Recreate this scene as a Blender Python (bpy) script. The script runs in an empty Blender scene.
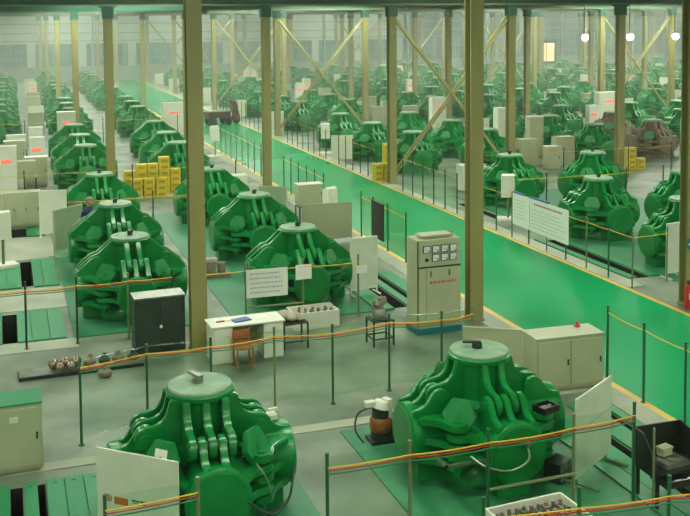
import bpy, bmesh, math, random
from mathutils import Vector, Matrix
random.seed(7)
sc = bpy.context.scene
COL = sc.collection
PI = math.pi
R = math.radians

# ------------------------------------------------------------------ materials
def lin(h):
    v = [int(h[i:i+2], 16)/255 for i in (0, 2, 4)]
    return tuple(c/12.92 if c <= .04045 else ((c+.055)/1.055)**2.4 for c in v) + (1,)

MATS = {}
def mat(name, hex1, hex2=None, rough=.5, metal=0, scale=3., emit=None, spec=.5, bump=0, lo=.35, hi=.7, detail=5, coat=0, stretch=None, rvar=0):
    m = bpy.data.materials.new(name); m.use_nodes = True
    nt = m.node_tree; b = nt.nodes['Principled BSDF']
    b.inputs['Roughness'].default_value = rough; b.inputs['Metallic'].default_value = metal
    b.inputs['Specular IOR Level'].default_value = spec; b.inputs['Coat Weight'].default_value = coat
    b.inputs['Base Color'].default_value = lin(hex1)
    if hex2:
        tc = nt.nodes.new('ShaderNodeNewGeometry'); n = nt.nodes.new('ShaderNodeTexNoise')
        n.inputs['Scale'].default_value = scale; n.inputs['Detail'].default_value = detail
        src = tc.outputs['Position']
        if stretch:
            mp = nt.nodes.new('ShaderNodeMapping'); mp.inputs['Scale'].default_value = stretch
            nt.links.new(src, mp.inputs['Vector']); src = mp.outputs['Vector']
        nt.links.new(src, n.inputs['Vector'])
        r = nt.nodes.new('ShaderNodeMapRange'); r.inputs[1].default_value = lo; r.inputs[2].default_value = hi
        nt.links.new(n.outputs['Fac'], r.inputs[0])
        x = nt.nodes.new('ShaderNodeMix'); x.data_type = 'RGBA'
        x.inputs[6].default_value = lin(hex1); x.inputs[7].default_value = lin(hex2)
        nt.links.new(r.outputs[0], x.inputs[0]); nt.links.new(x.outputs[2], b.inputs['Base Color'])
        if rvar:
            rr = nt.nodes.new('ShaderNodeMapRange'); rr.inputs[3].default_value = rough; rr.inputs[4].default_value = rough+rvar
            nt.links.new(r.outputs[0], rr.inputs[0]); nt.links.new(rr.outputs[0], b.inputs['Roughness'])
        if bump:
            bp = nt.nodes.new('ShaderNodeBump'); bp.inputs['Strength'].default_value = bump; bp.inputs['Distance'].default_value = .02
            nt.links.new(n.outputs['Fac'], bp.inputs['Height']); nt.links.new(bp.outputs['Normal'], b.inputs['Normal'])
    if emit:
        b.inputs['Emission Color'].default_value = lin(emit[0]); b.inputs['Emission Strength'].default_value = emit[1]
    MATS[name] = m
    return m

mat('press_green', '006e28', '03853a', .3, coat=.15, spec=.4, scale=2.2, lo=.3, hi=.75)
mat('press_dust', '64896a', '86a080', .6, scale=5)
mat('cover_green', '0a7a36', '1a8644', .4, scale=4)
mat('pit_green', '0f7c47', '3f9064', .38, scale=1.3, stretch=(1.6, .5, 1), lo=.38, hi=.72, rvar=.2)
mat('plate_green', '1f6a42', '42895f', .4, scale=1.6, stretch=(2.2, .4, 1), lo=.36, hi=.72, rvar=.2)
mat('aisle_green', '009456', '00a05c', .2, scale=.3, spec=.1, lo=.3, hi=.75, detail=2, rvar=.04)
mat('concrete', '7b8a72', '4a5c46', .38, scale=.7, lo=.34, hi=.68, detail=8, rvar=.12)
mat('concrete_light', 'a2a88f', '858f78', .6, scale=.9, detail=8)
mat('yellow_line', 'd6b430', 'c5a63c', .45, scale=2)
mat('column_paint', '948f54', '84824c', .5, scale=1.2, stretch=(1, 1, .3))
mat('beam_green', '1d4a3a', '2d5f4a', .5, scale=.7)
mat('beam_olive', '7d8050', '6a7048', .5, scale=.7)
mat('cream', 'aab08a', '9ea580', .45, scale=1.5)
mat('cream_dark', '8f976f', None, .5)
mat('grey_panel', '8ba07c', '7f9672', .5, scale=2)
mat('white', 'd9dcc6', 'cfd4be', .45, scale=3)
mat('white_board', 'd2d6be', 'c6ceb4', .4, scale=3)
mat('paper', 'e6e8da', None, .6)
mat('ink', '9aa8ae', None, .7)
mat('ink_red', 'b84a44', None, .6)
mat('blue_plastic', '2f5596', None, .4)
mat('teal_blue', '116a78', None, .45)
mat('black', '12160f', '1d231a', .45, scale=6)
mat('black_green', '1b2c20', '2b3d2c', .5, scale=3)
mat('dark_steel', '2c3a2c', None, .4, metal=.3)
mat('post_green', '1c5a34', None, .4)
mat('post_steel', '77835c', None, .35, metal=.3)
mat('steel', '8e9583', '727b6c', .35, metal=.6, scale=8)
mat('steel_ball', 'a08f78', '6d6a58', .25, metal=.8, scale=9)
mat('rust', '877a62', '675e4c', .6, scale=6)
mat('orange', 'c56a2c', None, .5)
mat('copper', '9b5b22', '7a4a20', .45, scale=8)
mat('wood_orange', 'a5632c', '8a5226', .5, scale=5)
mat('red', 'c2281e', None, .35)
mat('crate_seam', '9c8a1e', None, .5)
mat('crate_yellow', 'd8c21c', 'c2b02a', .45, scale=4)
mat('tape_yellow', 'd9b31c', None, .5)
mat('tape_red', 'b02a16', None, .5)
mat('tape_green', '0f7d3c', None, .5)
mat('cloth', 'a9a48c', '8c8a76', .9, scale=9, bump=.4)
mat('brown', '5e3b28', '4b2f22', .6, scale=4)
mat('navy', '1a2f55', None, .8)
mat('skin', 'b98767', None, .6)
mat('wall_pale', 'c9d4c6', 'bccabc', .7, scale=.4)
mat('wall_grey', '93a596', '85988a', .7, scale=.5)
mat('wall_teal', '54716a', '4a655f', .7, scale=.4)
mat('roof_pale', '62735f', '586a58', .7, scale=.3)
mat('pane', '4f7f7c', '6d9894', .15, scale=.6)
mat('frame_grey', '8a9a90', None, .5)
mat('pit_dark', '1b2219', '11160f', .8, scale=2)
mat('gauge_face', 'd6ddd2', None, .3)
mat('fill_glow', 'ffffff', emit=('fbfff0', 21.0))  # glow of the unseen roof strips, strength set to light the hall
mat('lamp_glow', 'ffffff', emit=('fffbe8', 40.0))
mat('led_red', '802a20', emit=('ff7458', 1.2))
mat('warm_pane', 'e0c890', emit=('ffe2a0', 1.3))
def film_mat():
    m = bpy.data.materials.new('film'); m.use_nodes = True; nt = m.node_tree
    nt.nodes.remove(nt.nodes['Principled BSDF'])
    t = nt.nodes.new('ShaderNodeBsdfTransparent'); t.inputs[0].default_value = (.91, .97, .92, 1)
    g = nt.nodes.new('ShaderNodeBsdfGlossy'); g.inputs['Roughness'].default_value = .08; g.inputs[0].default_value = (.9, 1, .92, 1)
    lw = nt.nodes.new('ShaderNodeLayerWeight'); f = nt.nodes.new('ShaderNodeMath'); f.operation = 'POWER'; f.inputs[1].default_value = 5.
    nt.links.new(lw.outputs['Facing'], f.inputs[0])
    x = nt.nodes.new('ShaderNodeMixShader')
    nt.links.new(f.outputs[0], x.inputs[0]); nt.links.new(t.outputs[0], x.inputs[1]); nt.links.new(g.outputs[0], x.inputs[2])
    nt.links.new(x.outputs[0], nt.nodes['Material Output'].inputs[0]); MATS['film'] = m
film_mat()

# ------------------------------------------------------------------ geometry helper
class B:
    """collects solids; build() links them as one mesh object"""
    def __init__(s): s.v = []; s.f = []; s.m = []
    def _add(s, vs, fs, m):
        o = len(s.v); s.v += [tuple(v) for v in vs]
        for f in fs: s.f.append([i+o for i in f]); s.m.append(m)
        return s
    def box(s, x0, x1, y0, y1, z0, z1, m=0, rz=0, piv=None):
        vs = [(x, y, z) for z in (z0, z1) for y in (y0, y1) for x in (x0, x1)]
        if rz:
            px, py = piv or ((x0+x1)/2, (y0+y1)/2); c, n = math.cos(rz), math.sin(rz)
            vs = [(px+(x-px)*c-(y-py)*n, py+(x-px)*n+(y-py)*c, z) for x, y, z in vs]
        return s._add(vs, [(0, 2, 3, 1), (4, 5, 7, 6), (0, 1, 5, 4), (2, 6, 7, 3), (0, 4, 6, 2), (1, 3, 7, 5)], m)
    def cyl(s, p0, p1, r0, r1=None, n=16, m=0, cap=True):
        r1 = r0 if r1 is None else r1
        p0, p1 = Vector(p0), Vector(p1); d = (p1-p0).normalized()
        a = d.orthogonal().normalized(); b = d.cross(a)
        vs = []
        for p, r in ((p0, r0), (p1, r1)):
            vs += [p+a*(r*math.cos(2*PI*i/n))+b*(r*math.sin(2*PI*i/n)) for i in range(n)]
        fs = [(i, (i+1) % n, n+(i+1) % n, n+i) for i in range(n)]
        if cap: fs += [tuple(range(n-1, -1, -1)), tuple(range(n, 2*n))]
        return s._add(vs, fs, m)
    def lathe(s, prof, n=24, m=0, c=(0, 0)):
        vs = []; fs = []
        for r, z in prof: vs += [(c[0]+r*math.cos(2*PI*i/n), c[1]+r*math.sin(2*PI*i/n), z) for i in range(n)]
        for k in range(len(prof)-1):
            fs += [(k*n+i, k*n+(i+1) % n, (k+1)*n+(i+1) % n, (k+1)*n+i) for i in range(n)]
        fs += [tuple(range(n-1, -1, -1)), tuple(range((len(prof)-1)*n, len(prof)*n))]
        return s._add(vs, fs, m)
    def prism(s, pts, fn, w0, w1, m=0):
        n = len(pts)
        vs = [fn(u, v, w0) for u, v in pts]+[fn(u, v, w1) for u, v in pts]
        fs = [tuple(range(n-1, -1, -1)), tuple(range(n, 2*n))]+[(i, (i+1) % n, n+(i+1) % n, n+i) for i in range(n)]
        return s._add(vs, fs, m)
    def tube(s, path, r, n=8, m=0):
        P = [Vector(p) for p in path]; vs = []; fs = []
        for i, p in enumerate(P):
            d = (P[min(i+1, len(P)-1)]-P[max(i-1, 0)]).normalized()
            a = Vector((0, 0, 1)).cross(d)
            a = a.normalized() if a.length > .05 else Vector((1, 0, 0)); b = d.cross(a)
            vs += [p+a*(r*math.cos(2*PI*k/n))+b*(r*math.sin(2*PI*k/n)) for k in range(n)]
        for i in range(len(P)-1):
            fs += [(i*n+k, i*n+(k+1) % n, (i+1)*n+(k+1) % n, (i+1)*n+k) for k in range(n)]
        fs += [tuple(range(n-1, -1, -1)), tuple(range((len(P)-1)*n, len(P)*n))]
        return s._add(vs, fs, m)
    def ball(s, c, r, n=12, m=0, sq=1.):
        vs = [(c[0], c[1], c[2]-r*sq)]; fs = []; h = n//2
        for j in range(1, h):
            t = PI*j/h
            vs += [(c[0]+r*math.sin(t)*math.cos(2*PI*i/n), c[1]+r*math.sin(t)*math.sin(2*PI*i/n), c[2]-r*sq*math.cos(t)) for i in range(n)]
        vs.append((c[0], c[1], c[2]+r*sq)); L = len(vs)-1
        for i in range(n):
            fs.append((0, 1+(i+1) % n, 1+i)); fs.append((L, L-n+i, L-n+(i+1) % n))
            for j in range(h-2): fs.append((1+j*n+i, 1+j*n+(i+1) % n, 1+(j+1)*n+(i+1) % n, 1+(j+1)*n+i))
        return s._add(vs, fs, m)
    def mesh(s, name, mats, bevel=0, smooth=True):
        me = bpy.data.meshes.new(name); me.from_pydata(s.v, [], s.f)
        for x in ([mats] if isinstance(mats, str) else mats): me.materials.append(MATS[x])
        me.polygons.foreach_set('material_index', s.m)
        bm = bmesh.new(); bm.from_mesh(me); bmesh.ops.recalc_face_normals(bm, faces=bm.faces)
        if bevel:
            es = [e for e in bm.edges if len(e.link_faces) == 2 and e.calc_face_angle(0) > R(50)]
            bmesh.ops.bevel(bm, geom=es, offset=bevel, segments=2, affect='EDGES', clamp_overlap=True)
        bm.to_mesh(me); bm.free()
        if smooth:
            me.polygons.foreach_set('use_smooth', [True]*len(me.polygons)); me.set_sharp_from_angle(angle=R(38))
        return me
    def build(s, name, mats, parent=None, loc=(0, 0, 0), rz=0, bevel=0, smooth=True):
        return link(name, s.mesh(name, mats, bevel, smooth), parent, loc, rz)

def link(name, me, parent=None, loc=(0, 0, 0), rz=0):
    o = bpy.data.objects.new(name, me); COL.objects.link(o)
    o.location = loc; o.rotation_euler = (0, 0, rz)
    if parent: o.parent = parent
    return o
def tag(o, label, cat, group=None):
    o['label'] = label; o['category'] = cat
    if group: o['group'] = group
    return o
def thing(name, label, cat, loc=(0, 0, 0), rz=0, group=None):
    o = bpy.data.objects.new(name, None); COL.objects.link(o)
    o.empty_display_size = .2; o.location = loc; o.rotation_euler = (0, 0, rz)
    return tag(o, label, cat, group)
def struct(name, b, mats, bevel=0, **k):
    o = b.build(name, mats, bevel=bevel, **k); o['kind'] = 'structure'; return o
def dup(o, loc=None, rz=None, label=None, group=None, parent=None):
    c = o.copy(); COL.objects.link(c)
    if parent: c.parent = parent
    for ch in o.children: dup(ch, parent=c)
    if loc is not None: c.location = loc
    if rz is not None: c.rotation_euler = (0, 0, rz)
    if label: c['label'] = label
    if group: c['group'] = group
    return c
ORD = 'first second third fourth fifth sixth seventh eighth ninth tenth eleventh twelfth thirteenth fourteenth fifteenth sixteenth seventeenth eighteenth nineteenth twentieth'.split()
ORD += ['twenty-'+w for w in ORD[:9]]+['thirtieth']+['thirty-'+w for w in ORD[:9]]+['fortieth']+['forty-'+w for w in ORD[:9]]+['fiftieth']+['fifty-'+w for w in ORD[:9]]+['sixtieth']

# ------------------------------------------------------------------ camera (a tall viewpoint over the hall, lens shifted down)
F, YAW, PIT, ROL, PY, H = 999.4, .3303, .0639, -.0076, 83.36, 6.5
cy, sy, cp, sp = math.cos(YAW), math.sin(YAW), math.cos(PIT), math.sin(PIT)
d = Vector((sy*cp, cy*cp, -sp)); r0 = Vector((cy, -sy, 0)); u0 = r0.cross(d)
r = r0*math.cos(ROL)+u0*math.sin(ROL); u = -r0*math.sin(ROL)+u0*math.cos(ROL)
cam = bpy.data.cameras.new('camera'); co = bpy.data.objects.new('camera', cam); COL.objects.link(co)
cam.sensor_width = 36; cam.lens = F/690*36; cam.shift_y = -(258-PY)/690; cam.clip_end = 400; cam.clip_start = .1
M = Matrix((r, u, -d)).transposed().to_4x4(); M.translation = Vector((0, 0, H)); co.matrix_world = M
sc.camera = co

# ------------------------------------------------------------------ the hall
XL, XR, YF, YB, ZR = -14., 92., -8., 112., 8.2
AX0, AX1 = 10.02, 13.99
HOLES = [(-.06, .10, 9.5, 14.33), (.30, .40, 9.5, 14.33), (-.16, .14, 21.0, 23.08), (.30, .58, 25.46, 28.1), (.12, .55, 31.45, 32.7),
         (8.6, 8.76, 10.4, 13.4), (9.2, 9.3, 10.4, 14.2), (14.85, 15.2, 20.9, 25.4), (8.2, 8.5, 20.6, 23.6), (8.75, 8.9, 20.6, 23.6),
         (15.0, 15.3, 28.6, 31.6)]
xs = sorted({XL, XR, AX0, AX1}|{h[0] for h in HOLES}|{h[1] for h in HOLES})
ys = sorted({YF, YB}|{h[2] for h in HOLES}|{h[3] for h in HOLES})
fb, ab = B(), B()
for i in range(len(xs)-1):
    for j in range(len(ys)-1):
        cx, cyy = (xs[i]+xs[i+1])/2, (ys[j]+ys[j+1])/2
        if any(h[0] < cx < h[1] and h[2] < cyy < h[3] for h in HOLES): continue
        t = ab if AX0 < cx < AX1 else fb
        t._add([(xs[i], ys[j], 0), (xs[i+1], ys[j], 0), (xs[i+1], ys[j+1], 0), (xs[i], ys[j+1], 0)], [(0, 1, 2, 3)], 0)
struct('floor', fb, 'concrete', smooth=False)
struct('floor_aisle', ab, 'aisle_green', smooth=False)
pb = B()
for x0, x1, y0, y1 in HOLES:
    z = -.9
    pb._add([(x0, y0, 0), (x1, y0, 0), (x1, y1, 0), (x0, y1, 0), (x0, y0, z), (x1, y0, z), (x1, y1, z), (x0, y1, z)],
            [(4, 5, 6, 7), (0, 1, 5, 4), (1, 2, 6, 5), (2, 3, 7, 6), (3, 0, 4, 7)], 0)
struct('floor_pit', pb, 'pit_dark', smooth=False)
struct('trim_1', B().box(AX0-.01, AX0+.13, YF, YB, 0, .006), 'yellow_line')
struct('trim_2', B().box(AX1-.02, AX1+.10, YF, YB, 0, .006), 'yellow_line')
kb = B()
for x0, x1, y0, y1 in [(-3, 9.9, 14.75, 15.02), (-3, 1.3, 20.3, 20.9), (-3, 1.3, 23.3, 25.2), (-3, 1.3, 28.3, 31.3), (9.55, 10.0, YF, 110), (14.1, 14.55, 20.2, 110), (-3, 9.5, 36.8, 38.6)]:
    kb.box(x0, x1, y0, y1, 0, .012)
struct('floor_concrete_strip', kb, 'concrete_light')
# cross walkway of green paint on the aisle is the same floor; roof and walls
struct('ceiling', B().box(XL, XR, YF, YB, ZR, ZR+.1), 'roof_pale')
struct('wall_left', B().box(XL-.2, XL, YF, YB, 0, ZR), 'wall_pale')
struct('wall_right', B().box(XR, XR+.2, YF, YB, 0, ZR), 'wall_grey')
struct('wall_front', B().box(XL, XR, YF-.2, YF, 0, ZR), 'wall_pale')
wb = B(); wb.box(XL, XR, YB, YB+.2, 0, 1.6, 1); wb.box(XL, 46, YB, YB+.2, 4.1, ZR, 0); wb.box(46, XR, YB, YB+.2, 1.6, ZR, 2); wb.box(XL, 46, YB+.1, YB+.2, 1.6, 4.1, 0)
struct('wall_back', wb, ['wall_pale', 'wall_grey', 'wall_teal'])
k = 0
x = XL+1.5
while x < XR-5:
    k += 1
    tall = x > 52
    z1 = 6.0 if tall else 4.1
    gb = B(); gb.box(x, x+4.4, YB-.02, YB+.02, 1.6, z1)
    w = struct('window_%d' % k, gb, 'pane')
    mb = B()
    for i in range(9): mb.box(x+i*.55-.03, x+i*.55+.03, YB-.08, YB-.02, 1.6, z1)
    for z in (1.6, 2.45, 3.3, z1-.04): mb.box(x, x+4.4, YB-.08, YB-.02, z-.03, z+.05)
    f = mb.build('window_frame', 'frame_grey', w)
    x += 5.3
pb2 = B()
for z in (4.35, 5.2, 6.2): pb2.box(XL, XR, YB-.12, YB-.02, z, z+.09)
for i in range(20): pb2.box(XL+2+5.3*i, XL+2.25+5.3*i, YB-.3, YB-.02, 0, 8)
struct('wall_back_rails', pb2, 'wall_grey')
# warm-lit small window in the far wall
w = struct('window_lit', B().box(64.4, 66.6, YB-.12, YB-.09, 1.0, 3.3), 'warm_pane')
B().box(64.1, 64.4, YB-.16, YB-.08, .8, 3.6).box(66.6, 67, YB-.16, YB-.08, .8, 3.6).box(64.1, 67, YB-.16, YB-.08, 3.3, 3.7).box(64.1, 67, YB-.16, YB-.08, .7, 1.0).box(65.4, 65.5, YB-.15, YB-.1, 1, 3.3).build('window_frame', 'beam_green', w)
# unseen roof strips for presumed skylights, placed and sized for fill and contrast
k = 0
for yy in range(-4, 112, 8):
    k += 1
    for xa, xb in ((-8, -3), (2.5, 7.5), (15, 20.5), (33, 41), (52, 60), (71, 79)):
        struct('skylight_fill_%d' % k, B().box(xa, xb, yy, yy+(1.1 if yy < 26 else 1.6 if yy < 50 else 2.0 if yy < 104 else .6), ZR-.06, ZR-.03), 'fill_glow')

# columns (H sections), head boxes, girders, runway beams, X braces
CX = [-12.3, -7, -1.7, 3.6, 9.4]+[14.5+5.25*i for i in range(15)]
def colx(i): return CX[i]
colb = B(); w = .15
colb.box(-w, w, -w, -w+.03, 0, 7.0); colb.box(-w, w, w-.03, w, 0, 7.0); colb.box(-.02, .02, -w+.03, w-.03, 0, 7.0)
colb.box(-.17, .17, -.17, .17, 0, .04)
colm = colb.mesh('column', 'column_paint')
headm = B().box(-.19, .19, -.19, .19, 6.6, 6.98).box(-.3, .3, -.2, .2, 6.98, 7.05).mesh('column_head', 'beam_green')
COLS = {}
ROWS = [19.2, 36.6, 54, 71.5, 89, 106.5]
for yy in ROWS:
    for i, x in enumerate(CX):
        if yy < 30 and not (3 < x < 15): continue
        near = yy < 30
        if near: x = {3: 3.52, 4: 9.49, 5: 14.57}.get(i, x)
        o = link('column', colm, None, (x, {3: 19.36, 5: 18.6}.get(i, yy) if near else yy, 0)); o['kind'] = 'structure'
        if near: o.scale.z = 1.15
        else: link('column_head', headm, o)
        COLS[(i, yy)] = o
for yy in ROWS[1:]:
    b = B(); b.box(XL, XR, yy-.16, yy+.16, 7.05, 7.10, 1).box(XL, XR, yy-.03, yy+.03, 7.10, 7.34, 0).box(XL, XR, yy-.16, yy+.16, 7.34, 7.4, 1)
    struct('beam', b, ['beam_green', 'beam_olive'])
for yy in (42.4, 48.2, 60, 66, 77.5, 83.2, 95, 101):
    b = B(); b.box(XL, XR, yy-.1, yy+.1, 7.5, 7.55).box(XL, XR, yy-.02, yy+.02, 7.55, 7.85).box(XL, XR, yy-.1, yy+.1, 7.85, 7.9)
    struct('beam', b, 'beam_olive')
for i, x in enumerate(CX):
    b = B(); b.box(x-.12, x+.12, 30, YB, 7.68, 7.74).box(x-.02, x+.02, 30, YB, 7.74, 8.0).box(x-.12, x+.12, 30, YB, 8.0, 8.06)
    struct('beam', b, 'beam_olive')
for yy in ROWS[1:]:
    for i in (5, 9, 13):
        xa, xb = CX[i], CX[i+1]
        b = B()
        for (za, zb, dy) in ((6.5, .35, -.09), (.35, 6.5, .09)):
            for e in (-.06, .06):
                b.tube([(xa+.1, yy+dy+e*.6, za+e), (xb-.1, yy+dy+e*.6, zb+e)], .045, 6)
        struct('beam_brace', b, 'column_paint')
# bridge crane girder high in the left bays
b = B(); b.box(-6, 8.8, 45.6, 46.1, 6.95, 7.35).box(-6, -5.5, 44.8, 46.9, 6.8, 7.0).box(8.3, 8.8, 44.8, 46.9, 6.8, 7.0)
struct('beam_crane', b, 'beam_green')

# ------------------------------------------------------------------ cubic presses
ZC = .64
def arc(cx, cz, r, a0, a1, n=7):
    return [(cx+r*math.cos(R(a0+(a1-a0)*i/n)), cz+r*math.sin(R(a0+(a1-a0)*i/n))) for i in range(n+1)]
ARM_LUG = [(.50, .80)]+arc(.74, 1.16, .14, 195, 35)+[(.895, 1.18), (.935, 1.12), (.99, 1.075), (1.07, 1.045), (1.16, 1.03), (1.16, .80)]
ARM_LUG2 = [(.50, .80)]+arc(.76, 1.2, .15, 195, 50)+[(1.17, 1.06), (1.17, .80)]
TOP_LUG = [(.28, 1.63), (.435, 1.63), (.45, 1.58), (.465, 1.51), (.49, 1.44), (.53, 1.385), (.59, 1.345), (.66, 1.325)]+arc(.74, 1.16, .155, 85, -115)+[(.60, 1.0), (.48, .95), (.28, .92)]
TOP_LUG2 = [(.28, 1.64), (.44, 1.64), (.50, 1.58), (.72, 1.385)]+arc(.76, 1.2, .17, 60, -115)+[(.60, 1.03), (.48, .98), (.28, .95)]
SIDE_LUG = [(.42, .18), (.46, .52)]+arc(.66, .66, .15, 165, 15)+[(.86, .55), (.98, .43), (1.1, .36), (1.1, .18)]
def g_base(b, m=0, n=8):
    b.lathe([(.78, 0), (.78, .12), (.62, .34), (.5, .5), (.5, 1.02), (.38, 1.08)], n, m)
    for a in range(4):
        c, s_ = math.cos(a*PI/2), math.sin(a*PI/2)
        vs = [(x*c-y*s_, x*s_+y*c, z) for z in (0, .45) for x, y in ((.5, -.24), (1.06, -.24), (1.06, .24), (.5, .24))]
        b._add(vs, [(0, 3, 2, 1), (4, 5, 6, 7), (0, 1, 5, 4), (1, 2, 6, 5), (2, 3, 7, 6), (3, 0, 4, 7)], m)
def rot4(b, src, k, m=0):
    c, s_ = round(math.cos(k*PI/2)), round(math.sin(k*PI/2))
    b._add([(x*c-y*s_, x*s_+y*c, z) for x, y, z in src.v], src.f, m); return b
def g_armbody(n=24):
    b = B(); P = [(.40, .32), (.52, .385), (1.0, .385), (1.06, .42), (1.18, .42), (1.195, .395)]
    vs = []; fs = []
    for r_, (x, rr) in enumerate(P): vs += [(x, rr*math.cos(2*PI*i/n), ZC+rr*math.sin(2*PI*i/n)) for i in range(n)]
    for k_ in range(len(P)-1): fs += [(k_*n+i, k_*n+(i+1) % n, (k_+1)*n+(i+1) % n, (k_+1)*n+i) for i in range(n)]
    fs += [tuple(range(n)), tuple(range((len(P)-1)*n, len(P)*n))]
    b._add(vs, fs, 0); return b
def g_arm_lug(y, st=0): return B().prism(ARM_LUG2 if st else ARM_LUG, lambda u_, v_, w_: (u_, w_, v_), y-.048, y+.048)
def g_top_lug(y, st=0): return B().prism(TOP_LUG2 if st else TOP_LUG, lambda u_, v_, w_: (u_, w_, v_), y-.048, y+.048)
def g_side_lug(sg, z): return B().prism(SIDE_LUG, lambda u_, v_, w_: (u_, sg*v_, w_), z-.05, z+.05)
def g_topbody(b, n=24, m=0):
    b.lathe([(.36, 1.0), (.36, 1.56), (.44, 1.60), (.455, 1.66), (.43, 1.675)], n, m)
def g_lid(b, n=28, m=0): b.lathe([(.425, 1.675), (.425, 1.705), (.41, 1.72)], n, m)
def g_hex(b, m=0, z0=1.03):
    nrm = Vector((1, 1, .42)).normalized(); a = Vector((-1, 1, 0)).normalized(); c2 = nrm.cross(a); C0 = Vector((.6, .6, z0))
    b.prism([(.25*math.cos(i*PI/3), .25*math.sin(i*PI/3)) for i in range(6)], lambda p, q, w_: C0+a*p+c2*q+nrm*w_, -.06, .03, m)
    b.cyl(C0+nrm*.03, C0+nrm*.045, .035, n=8, m=m)
SUMMED = {}
def arm_mesh_parts(k, up, st=0):
    zs = (-.27, 0, .27) if k % 2 == 0 else (-.135, .135)
    return [g_arm_lug(y, st) for y in up], [g_side_lug(sg, ZC+z) for sg in (1, -1) for z in zs]

UPA, UPT = (-.25, 0, .25), (-.125, .125)
MESH = {}
def pm(key, maker, mats, bevel=0):
    if key not in MESH: MESH[key] = maker().mesh(key.split('|')[0], mats, bevel)
    return MESH[key]
def mk(fn, *a):
    b = B(); fn(b, *a); return b
def press_full(label, loc, variant=0, group=None, body='press_green', st=0, skip=-1):
    up, tp = (UPA, UPT) if variant == 0 else (UPT, UPA)
    t = thing('cubic_press', label, 'press', loc, 0, group)
    link('base', pm('base|f'+body, lambda: mk(g_base, 0, 16), body, .012), t)
    for k_ in range(4):
        a = link('side_beam', pm('side_beam|'+body, g_armbody, body), t, rz=k_*PI/2)
        link('end_plate', pm('end_plate|'+body, lambda: B().cyl((1.19, 0, ZC), (1.212, 0, ZC), .37, n=32), body, .004), a)
        for y in up: link('lug', pm('lug|a%.3f%d' % (y, st)+body, lambda: g_arm_lug(y, st), body, .014), a)
        for sg in (1, -1):
            for z in ((-.27, 0, .27) if k_ % 2 == 0 else (-.135, .135)):
                link('side_lug', pm('side_lug|%d%.2f' % (sg, z)+body, lambda: g_side_lug(sg, ZC+z), body, .014), a)
        if k_ != skip: link('corner_cover', pm('corner_cover|f', lambda: mk(g_hex), 'cover_green', .008), t, rz=k_*PI/2)
        link('hinge_pin', pm('hinge_pin|v', lambda: B().cyl((.66, .66, .22), (.66, .66, .98), .062, n=14), body), t, rz=k_*PI/2)
        link('hinge_pin', pm('hinge_pin|h', lambda: B().cyl((.75, -.31, 1.18), (.75, .31, 1.18), .062, n=14), body), t, rz=k_*PI/2)
    tb = link('top_beam', pm('top_beam|'+body, lambda: mk(g_topbody), body), t)
    for k_ in range(4):
        for y in tp: link('lug', pm('lug|t%.3f%d' % (y, st)+body, lambda: g_top_lug(y, st), body, .014), tb, rz=k_*PI/2)
    l = link('lid', pm('lid|f', lambda: mk(g_lid), 'press_dust', 0), t)
    return t, l
def merge_arms(b, n, m=0, st=0):
    for k_ in range(4):
        rot4(b, g_armbody(n), k_, m)
        ups, sides = arm_mesh_parts(k_, UPA, st)
        for s_ in ups+sides: rot4(b, s_, k_, m)
def merge_top(b, n, m=0, st=0):
    g_topbody(b, n, m)
    for k_ in range(4):
        for y in UPT: rot4(b, g_top_lug(y, st), k_, m)
def press_mid(label, loc, group=None, body='press_green', st=0):
    t = thing('cubic_press', label, 'press', loc, 0, group)
    def bd():
        b = B(); g_base(b, 0, 10); merge_arms(b, 18, 0, st); return b
    link('body', pm('body|m%d' % st+body, bd, body), t)
    link('top_beam', pm('top_beam|m%d' % st+body, lambda: mk(merge_top, 18, 0, st), body), t)
    link('lid', pm('lid|m', lambda: mk(g_lid, 20), 'press_dust'), t)
    for k_ in range(4): link('corner_cover', pm('corner_cover|m', lambda: mk(g_hex), 'cover_green'), t, rz=k_*PI/2)
    return t
def press_far(label, loc, group=None):
    def bd():
        b = B(); g_base(b, 0, 8); merge_arms(b, 12); merge_top(b, 12); g_lid(b, 14, 1)
        for k_ in range(4):
            h = B(); g_hex(h); rot4(b, h, k_, 2)
        return b
    return tag(link('cubic_press', pm('cubic_press|far', bd, ['press_green', 'press_dust', 'cover_green']), None, loc), label, 'press', group)

A = [(2.34, 12.82), (2.58, 22.4), (2.7, 26.6), (2.78, 32.0), (2.95, 39.85), (3.02, 43.7), (3.1, 48.1), (3.5, 57.4), (3.53, 61.2), (3.59, 65.3), (3.75, 74.9), (3.86, 79.2), (3.96, 84), (4, 92.4), (4, 96.8), (4, 101)]
Bq = [(6.41, 12.8), (6.36, 22.0), (6.45, 26.6), (6.32, 31.8), (6.5, 39.4), (6.65, 43.2), (6.86, 48.2), (7.2, 57.0), (7.3, 60.9), (7.4, 65.0), (7.5, 74.6), (7.6, 79), (7.6, 83.6), (7.6, 92.4), (7.6, 97), (7.6, 101)]
Z = [(-.3, 57), (-.3, 61.5), (-.3, 65.8), (-.2, 74.5), (-.2, 79), (-.2, 83.6), (0, 92.4), (0, 97), (0, 101)]
rows = [('the row at the hall\'s far left edge', Z, 'z'), ('the row left of the slim left columns', A, 'a'), ('the row along the aisle\'s left side', Bq, 'b')]
C = [(16.95, 21.8), (16.77, 25.6), (16.75, 31.1), (16.5, 39.2), (16.2, 43.4), (16.3, 48.3)]
D = [(19.94, 25.7), (19.8, 30.6), (19.85, 38.9), (20.1, 43.0), (19.8, 47.6)]
E_ = [(25.3, 39.0), (25.48, 43.2), (25.4, 47.8)]
F_ = [(28.7, 39.4), (29.3, 43.5), (28.9, 47.8)]
FARY = [56.5, 60.8, 65.2, 74.2, 78.6, 83, 91.8, 96.2, 100.6]
rx = [16.5, 19.8, 25.3, 28.8, 33.4, 36.8, 41.4, 44.8, 49.4, 52.8, 57.6, 61, 65.8, 69.2, 74]
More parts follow.
